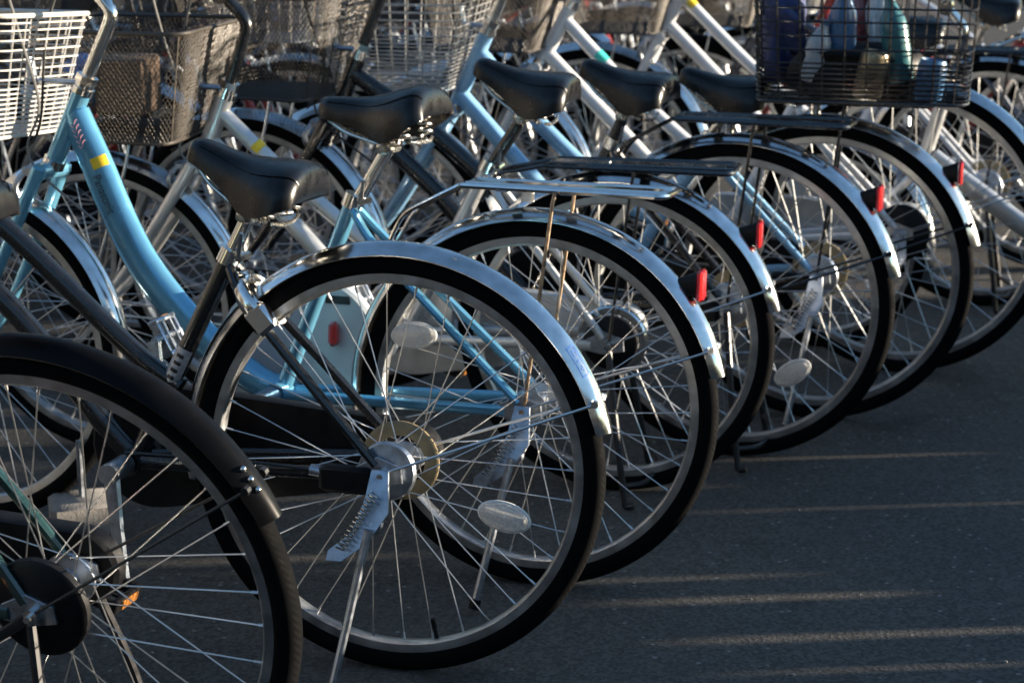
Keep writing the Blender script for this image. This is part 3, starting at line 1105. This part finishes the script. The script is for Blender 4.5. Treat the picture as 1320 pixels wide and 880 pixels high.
    # --- front basket ----------------------------------------
    if basket in ('wire', 'mesh', 'grid'):
        bz = R * 2 + (.097 if key == 'C' else .058)
        bx = HT.x + (.108 if key == 'C' else .062)
        bo_ = make_basket(root, "front_basket", bmat, basket, bx, bx + .255, (.132 if key == 'C' else .150), bz, bz + .215)
        br = MB().tube(rounded([HT + hax * .02 + Vector((.0, 0, 0)), (bx - .01, 0, HT.z + .02), (bx - .005, 0, HT.z + .06)], .01), .006, 8, rb=.012)
        for s in (-1, 1):
            br.tube(rounded([(bx + .12, s * .06, bz - .003), (bx + .13, s * .062, bz - .06), fh + Vector((.012, s * .062, .012))], .03), .0035, 7)
        br.build("basket_bracket", "zinc", bo_)
    return dict(root=root, frame=fo, down=downpath, guard=g, hub=hub, R=R, HT=HT, BB=BB, CL=CL, saddle=so, rear=rear)


# ------------------------------------------------------------------ ground
g = MB().add([(-60, -20, 0), (60, -20, 0), (60, 120, 0), (-60, 120, 0)], [(0, 1, 2, 3)])
go = g.build("ground", "asphalt")
go["kind"] = "structure"

gr = MB()
rg = random.Random(11)
for _ in range(350):
    yy = rg.uniform(2.0, 7.5)
    p = Vector((rg.uniform(-.30, .34) * yy, yy, 0))
    r_ = rg.choice((.0012, .0016, .002, .0026, .0035))
    gr.ball(p + Vector((0, 0, r_ * .5)), r_, 5, 3, (rg.uniform(.7, 1.4), rg.uniform(.7, 1.3), .7))
gr.build("grit", "concrete", kind="stuff")
# added, unseen low fence past the right edge: shades the ground, slots shape streaks
fx = 3.40
fence = empty("shade_fence", (fx, 0, 0))
tag(fence, "added low board fence out of view, slotted to cast shade and sun streaks", "fence")
rng = random.Random(3)
y = -1.6
while y < 5.5:
    w_ = rng.uniform(.05, .17)
    h_ = .51 + rng.uniform(-.012, .012)
    MB().box((0, y + w_ / 2, h_ / 2 - .01), (.018, w_, h_ + .02), bev=.003).build("board", "fence_wood", fence)
    gap = rng.choice((.004, .008, .012, .018, .025, .034))
    # a slot open only over part of the height; a batten closes the rest
    z0 = rng.uniform(.26, .42); z1 = min(.47, z0 + rng.uniform(.04, .14))
    for (a_, b_) in ((-.01, z0), (z1, h_ - .01)):
        MB().box((.014, y + w_ + gap / 2, (a_ + b_) / 2), (.008, gap + .02, b_ - a_)).build("batten", "fence_wood", fence)
    y += w_ + gap
for z in (.05, .492):
    MB().box((.036, 2.0, z), (.030, 7.2, .03), bev=.004).build("rail", "fence_wood", fence)


def blocker_facade(name, x0, x1, z1, loc, rotz, label, wx=2.4):  # added buildings out of view: block low sky light and darken reflections
    r0 = empty(name, loc, (0, 0, rotz))
    tag(r0, label, "building")
    MB().box(((x0 + x1) / 2, 1.5, z1 / 2), (x1 - x0, 3, z1)).build("wall", "facade_render", r0)
    n = int((x1 - x0) / wx)
    for i in range(n):
        for j in range(int(z1 / 3)):
            cx_ = x0 + (i + .5) * (x1 - x0) / n
            w = MB().box((cx_, -.02, 1.6 + j * 3), (1.3, .05, 1.3)).build("window", "white_plastic", r0)
            MB().box((cx_, -.05, 1.6 + j * 3), (1.16, .02, 1.16)).build("pane", "window_glass", w)
    return r0


blocker_facade("sky_blocker_behind", -22, 22, 6.2, (0, -14, 0), pi, "added dark grey block, unseen behind the photographer, cutting low sky light")
blocker_facade("sky_blocker_across", -20, 14, 9.5, (-4, 27, 0), 0, "added dark grey block, out of view across the bicycle park, cutting low sky light")
blocker_facade("sky_blocker_left", -14, 14, 8, (-15, 8, 0), pi / 2, "added dark grey block, out of view on the left, cutting low sky light")

# ------------------------------------------------------------------ the bicycles in the front row
G1 = "bicycles parked in the front row"
bA = make_bike('A', (-.5647, 2.3473), .2946, .1301, 1.009, frame='green_paint', guard='black_gloss', gback=156, clamp=(.20, .65), saddle=((.25, .868), (-.004, .850)),
               drum='black', basket='mesh', bmat='basket_bronze', single=True, tail=None, spin=.12, staymat='dark_steel', case='black_plastic', stand='double',
               label="dark green bicycle with matte black plastic mudguard and big black drum brake", group=G1)
bB = make_bike('B', (-.1824, 2.8107), .2589, -.0484, .996, frame='black_paint', clamp=(.266, .637), bb=(.432, .303), saddle=((.333, .803), (.095, .768)),
               basket='mesh', bmat='basket_bronze', single=True, tail=None, lock=True, spin=.05, valve=radians(-104), crank=-97,
               tubes=([(.842, 0, .79), (.656, 0, .669), (.435, 0, .48), (.352, 0, .425)], [(.895, 0, .70), (.661, 0, .550), (.50, 0, .372), (.432, 0, .303)]),
               refl=((-.178, -.062, -.2),), stayr=.0024,
               label="black bicycle with chrome mudguard, ring lock and single kickstand beside the dark green one", group=G1)
bC = make_bike('C', (.0329, 3.1696), .3072, -.0635, .969, frame='sky_blue_paint', style='loop', clamp=(.336, .650), bb=(.472, .300), headtop=(.861, .815), headbot=(.917, .694),
               stemtop=(.793, .958), saddle=((.408, .792), (.160, .826)), basket='wire', bmat='basket_white', single=True, rack='chrome', case='grey_plastic', case_r=.150,
               rackz=.692, spin=.2, refl=((.215, .105, .1),), crank=-60, drum='none',
               label="sky blue low step bicycle with white wire basket and chrome rear rack", group=G1)
bD = make_bike('D', (.2011, 3.6732), .2394, .0103, .947, wb=1.08, frame='silver_paint', clamp=(.252, .64), headtop=(.792, .758), headbot=(.842, .642), stemtop=(.737, .905),
               saddle=((.284, .836), (.050, .806)), post='black_paint', basket='mesh', bmat='basket_bronze', rack='black_paint', rackz=.653, drum='steel', spin=.3, stemmat='black_paint', barmat='black_paint',
               tubes=([(.80, 0, .725), (.66, 0, .60), (.45, 0, .44), (.33, 0, .41)], [(.83, 0, .67), (.66, 0, .51), (.52, 0, .36), (.43, 0, .295)]), bb=(.43, .29),
               case='silver_paint', crank=20, stand='double',
               label="silver bicycle with bronze mesh basket, black seat post and black rear rack", group=G1)
bE = make_bike('E', (.4576, 3.9007), .3387, -.0038, 1.004, frame='black_paint', basket='mesh', bmat='basket_bronze', rack='black_paint', rackz=.707, headtop=(.836, .80), headbot=(.888, .68),
               saddle=((.342, .803), (.107, .775)), post='black_paint', stand='double', spin=.15, refl=((-.132, -.138, .6),), drum='silver', crank=-40, stemmat='black_paint', stayr=.0026, staymat='black_paint',
               downr=.018, label="black bicycle with black rear rack and two legged stand beside the silver one", group=G1)
bF = make_bike('F', (.6758, 4.1703), .2361, .0085, 1.008, frame='pale_blue_paint', basket='wire', bmat='basket_silver', rack='black_paint', rackz=.712, headtop=(.752, .835), headbot=(.822, .680),
               saddle=((.325, .760), (.090, .742)), clamp=(.25, .62), post='chrome', spin=.45, guard='stainless_dull', drum='silver', wb=1.05, crank=150, stayr=.0026, staymat='dark_steel', downr=.018,
               tubes=([(.765, 0, .79), (.62, 0, .63), (.45, 0, .48), (.35, 0, .43)], [(.815, 0, .70), (.66, 0, .53), (.52, 0, .37), (.44, 0, .295)]),
               label="pale blue bicycle with big black wire basket on its rear rack", group=G1)
bG = make_bike('G', (.9351, 4.5609), .2919, -.0078, 1.059, frame='white_paint', basket='mesh', bmat='basket_bronze', headtop=(.829, .855), headbot=(.898, .725), downr=.0165,
               saddle=((.331, .80), (.097, .775)), spin=.3, drum='black', crank=30, case='silver_paint', rack=None,
               label="white framed bicycle with bare rear mudguard beside the pale blue one", group=G1)
bH = make_bike('H', (1.30, 5.25), .28, .01, 1.03, frame='white_paint', basket='mesh', bmat='basket_bronze', headtop=(.845, .865), headbot=(.905, .735), downr=.0165, spin=.3, drum='silver', rack='black_paint',
               crank=80, stand='double', case='grey_plastic', label="white framed bicycle with black rear rack behind the grey small wheeled one", group=G1)
bX = make_bike('X', (1.80, 4.50), .29, .03, .80, wb=1.06, frame='silver_paint', style='loop', clamp=(.25, .56), bb=(.40, .27), headtop=(.775, .66), headbot=(.82, .49), basket='none', downr=.0125,
               tubes=[(.80, 0, .505), (.735, 0, .454), (.65, 0, .394), (.571, 0, .339), (.48, 0, .285), (.40, 0, .275)], saddle=((.33, .78), (.09, .775)), drum='silver',
               label="grey small wheeled bicycle with thick low frame tube", group=G1)
bI = make_bike('I', (1.62, 5.72), .26, .02, 1.0, frame='navy_paint', guard='black_gloss', basket='mesh', bmat='basket_bronze', rack='chrome', drum='silver', saddle=((.331, .82), (.097, .79)),
               label="navy bicycle with chrome rack next beyond the white framed pair", group=G1)
bJ = make_bike('J', (1.88, 6.15), .30, .02, 1.0, frame='red_paint', basket='wire', bmat='basket_silver', rack='black_paint', drum='silver', label="dark red bicycle with silver basket further along the row", group=G1)
bK = make_bike('K', (2.15, 6.60), .27, .02, 1.0, frame='silver_paint', basket='wire', bmat='basket_black', drum='silver', label="silver bicycle with black basket at the far end of the row", group=G1)

# --- particular details ----------------------------------------------
# lettering and stickers on the sky blue frame tube
vs_, fs_, at = tube_patch(bC['down'], .090, .110, .0305, .021, .05, 1.15, 8, 12)
MB().add(vs_, fs_).build("sticker", "sticker_yellow", bC['frame'])
tv, tf = text_verts("Panasonic", .034)
wmax = max(v.x for v in tv)
mb = MB().add([at(.120 + v.x / wmax * .074, .02 + (v.y - .010) / .030 * 0.72) for v in tv], tf)
mb.build("lettering", "print_black", bC['frame'], angle=60)
sw = MB()
for i in range(5):
    u = .020 + i * .010
    pts = [at(u + .006 * sin(t * 1.3), -.25 + t * .13) for t in range(5)]
    sw.tube([p + Vector((0, .0004, 0)) for p in pts], .0010, 4)
sw.build("script_mark", "print_pink", bC['frame'])
# black bicycle: silver panel on the seat tube, with dark print
st_path = [bB['CL'], bB['CL'].lerp(bB['BB'], .33), bB['CL'].lerp(bB['BB'], .66), bB['BB']]
vs_, fs_, at = tube_patch(st_path, .165, .30, .0148, .0148, -1.0, 1.2, 6, 8, .0008)
MB().add(vs_, fs_).build("decal_panel", "print_silver", bB['frame'])
mb = MB()
for i in range(9):
    u = .175 + i * .013
    v2, f2, _ = tube_patch(st_path, u, u + .006, .0148, .0148, -.35, .45, 2, 4, .0014)
    mb.add(v2, f2)
mb.build("lettering", "print_black", bB['frame'])
# stickers on other frames
for bk, u0, u1, m_, rr in ((bD, .090, .108, "sticker_yellow", .016), (bF, .155, .180, "sticker_yellow", .018), (bG, .11, .14, "print_teal", .0165), (bH, .02, .045, "sticker_yellow", .0165)):
    v2, f2, _ = tube_patch(bk['down'], u0, u1, rr, rr, -.2, 1.7, 6, 12)
    MB().add(v2, f2).build("sticker", m_, bk['frame'])
# blue registration mark on the chrome mudguard of the black bicycle
mb = MB()


def guard_pt(R, a, y, off=.0009):
    t = y / .0265
    r = R + .0175 - .019 * abs(t) ** 2.3 + off
    return Vector((r * cos(a), y, r * sin(a)))


def guard_quad(mb, R, a0, a1, y0, y1):
    n = 6
    vs, fs = [], []
    for i in range(n + 1):
        for j in range(4):
            vs.append(guard_pt(R, radians(a0 + (a1 - a0) * i / n), y0 + (y1 - y0) * j / 3))
    for i in range(n):
        for j in range(3):
            fs.append((i * 4 + j, (i + 1) * 4 + j, (i + 1) * 4 + j + 1, i * 4 + j + 1))
    mb.add(vs, fs)


Rb = bB['R']
for (a0, a1, y0, y1) in ((143.0, 151.5, .0195, .0205), (143.0, 151.5, .0085, .0095), (143.0, 143.4, .0085, .0205), (151.1, 151.5, .0085, .0205),
                         (144.2, 146.0, .0112, .0124), (144.2, 146.0, .0160, .0172), (144.2, 144.6, .0112, .0172), (147.0, 147.5, .0112, .0172), (148.5, 150.2, .0136, .0148), (149.2, 149.6, .0112, .0172)):
    guard_quad(mb, Rb, a0, a1, y0, y1)
mb.build("registration_mark", "print_blue", bB['guard'])
# red dot mark on the black racked bicycle's guard
mb = MB()
guard_quad(mb, bE['R'], 124, 130, -.016, -.004)
mb.build("sticker", "red_reflector", bE['guard'])
# red reflector standing on the grey chain case of the sky blue bicycle
for o in bC['root'].children:
    if o.name.startswith("chain_case"):
        MB().box((.393, -.050, .402), (.016, .024, .044), bev=.006).build("case_reflector", "red_reflector", o)
        MB().box((.390, -.0605, .462), (.046, .003, .014)).build("case_label", "print_black", o)
MB().box((.040, .058, .535), (.016, .020, .040), bev=.005).build("frame_reflector", "red_reflector", bA['frame'])
# bolts on the black mudguard
mb = MB()
for a in (150, 152.5, 155):
    p = guard_pt(bA['R'], radians(a - 6), .012)
    mb.ball(p, .0045, 8, 5)
mb.build("mudguard_bolt", "chrome", bA['guard'])

# rear basket of the pale blue bicycle
bask = make_basket(bF['root'], "rear_basket", "basket_black", 'grid', .135, -.298, .158, .728, .985, flare=1.06, rear_fix=False)


# ------------------------------------------------------------------ things lying in the baskets
def world_of(bk, p):
    bpy.context.view_layer.update()
    return bk['root'].matrix_world @ Vector(p)


def bottle(p, h, r, m, rot, label, kind='bottle'):
    prof = [(0, 0), (r * .9, 0), (r, .006), (r, h * .60), (r * .92, h * .68), (r * .45, h * .84), (r * .38, h * .90), (r * .38, h * .93)]
    if kind == 'can':
        prof = [(0, .003), (r * .8, 0), (r, .008), (r, h - .010), (r * .86, h), (r * .8, h - .004), (0, h - .004)]
    mb = MB().lathe(prof, 18, axis='z')
    root = empty(kind if kind == 'can' else "bottle", p, rot)
    mb.build("body", m, root)
    if kind != 'can':
        MB().lathe([(0, h * .925), (r * .44, h * .925), (r * .44, h), (0, h)], 14, axis='z').build("cap", "bottle_blue" if m == 'bottle_white' else "white_plastic", root)
    tag(root, label, kind, "bottles and cans in the rear basket")


items = [((.03, .10), .13, .026, 'bottle_white', 'bottle', "small white bottle leaning in the black rear basket"),
         ((-.03, .06), .21, .030, 'bottle_blue', 'bottle', "blue bottle with white cap in the black rear basket"),
         ((-.09, .11), .10, .030, 'can_gold', 'can', "gold can in the black rear basket"),
         ((-.16, .08), .19, .029, 'bottle_teal', 'bottle', "teal bottle in the black rear basket"),
         ((-.05, -.02), .20, .031, 'bottle_red', 'bottle', "dark red bottle in the black rear basket"),
         ((-.12, .0), .22, .031, 'bottle_white', 'bottle', "tall white bottle with blue cap in the black rear basket"),
         ((-.215, .115), .085, .030, 'bottle_blue', 'can', "blue can in the corner of the black rear basket")]
for i, ((x, y_), h, r, m_, kd, lb) in enumerate(items):
    p = world_of(bF, (x, y_, .732 if kd == 'can' else .765))
    bottle(p, h, r, m_, (rng.uniform(-.3, .3), rng.uniform(-.3, .3), rng.uniform(0, 6)), lb, kd)


def lump(name, c, s, m, seed, label, cat, amp=.18):
    r_ = random.Random(seed)
    mb = MB()
    n, k = 22, 14
    ph = [(r_.uniform(2, 6), r_.uniform(2, 6), r_.uniform(0, 6)) for _ in range(6)]
    vs, fs = [], []
    for i in range(k + 1):
        t = pi * i / k
        for j in range(n):
            a = 2 * pi * j / n
            d = Vector((sin(t) * cos(a), sin(t) * sin(a), cos(t)))
            q = 1 + amp * sum(sin(f * d.x + g_ * d.y * 1.3 + h_ + f * d.z) for f, g_, h_ in ph) / 3
            d = Vector((math.copysign(abs(d.x) ** .7, d.x), math.copysign(abs(d.y) ** .7, d.y), math.copysign(abs(d.z) ** .7, d.z)))
            vs.append((d.x * s[0] * q, d.y * s[1] * q, d.z * s[2] * min(q, 1.05)))
    for i in range(k):
        for j in range(n):
            fs.append((i * n + j, (i + 1) * n + j, (i + 1) * n + (j + 1) % n, i * n + (j + 1) % n))
    o = mb.add(vs, fs).build(name, m, None, c, angle=180)
    tag(o, label, cat)
    return o


lump("dark_bag", world_of(bF, (-.06, .035, .785)), (.14, .085, .055), "black_plastic", 15, "black plastic bag lying under the bottles in the rear basket", "bag", .2)
lump("net_bundle", world_of(bF, (.10, -.03, .84)), (.045, .09, .10), "navy_net", 5, "bundled navy netting at the front of the black rear basket", "netting", .25)
bx = MB().box((0, 0, .06), (.10, .13, .11), bev=.004).build("cardboard_box", "cardboard", None, world_of(bD, (.99, .02, .72)))
bx.rotation_euler = (0, 0, pi - .24 + .15)
tag(bx, "brown cardboard box in the bronze mesh basket of the silver bicycle", "box")
lump("plastic_bag", world_of(bD, (1.10, -.03, .775)), (.05, .09, .055), "blue_bag", 9, "crumpled blue plastic bag in the bronze mesh basket of the silver bicycle", "bag", .25)

# ------------------------------------------------------------------ concrete feet of the cycle stand
for (x, y_, lb) in ((-.80, 3.42, "small pale concrete foot block with steel pin under the black bicycle"), (-1.16, 3.28, "small pale concrete foot block on the asphalt beside the dark green wheel")):
    r0 = empty("concrete_block", (x, y_, 0), (0, 0, .3))
    MB().box((0, 0, .036), (.12, .10, .072), bev=.010).build("block", "concrete", r0)
    MB().tube([(0, 0, .066), (0, 0, .18)], .006, 8).build("pin", "zinc", r0)
    tag(r0, lb, "block")


# ------------------------------------------------------------------ far row, facing the first one
def copy_tree(o, parent=None):
    c = o.copy()
    COL.objects.link(c)
    c.parent = parent
    for ch in o.children:
        copy_tree(ch, c)
    return c


src = [bI, bE, bI, bJ, bI, bE]
names = {0: "navy", 1: "black", 2: "navy", 3: "dark red", 4: "navy", 5: "black"}
for i in range(16):
    t = 2.0 + i * .75
    x = -2.75 + .25 * t
    y_ = 4.05 + .40 * t
    k = i % 6
    c = copy_tree(src[k]['root'])
    c.location = (x + rng.uniform(-.04, .04), y_ + rng.uniform(-.04, .04), 0)
    c.rotation_euler = (-.02, 0, -.28 + rng.uniform(-.06, .06))
    tag(c, names[k] + " bicycle in the far row, pointing at the front row's baskets", "bicycle", "bicycles parked in the far row")
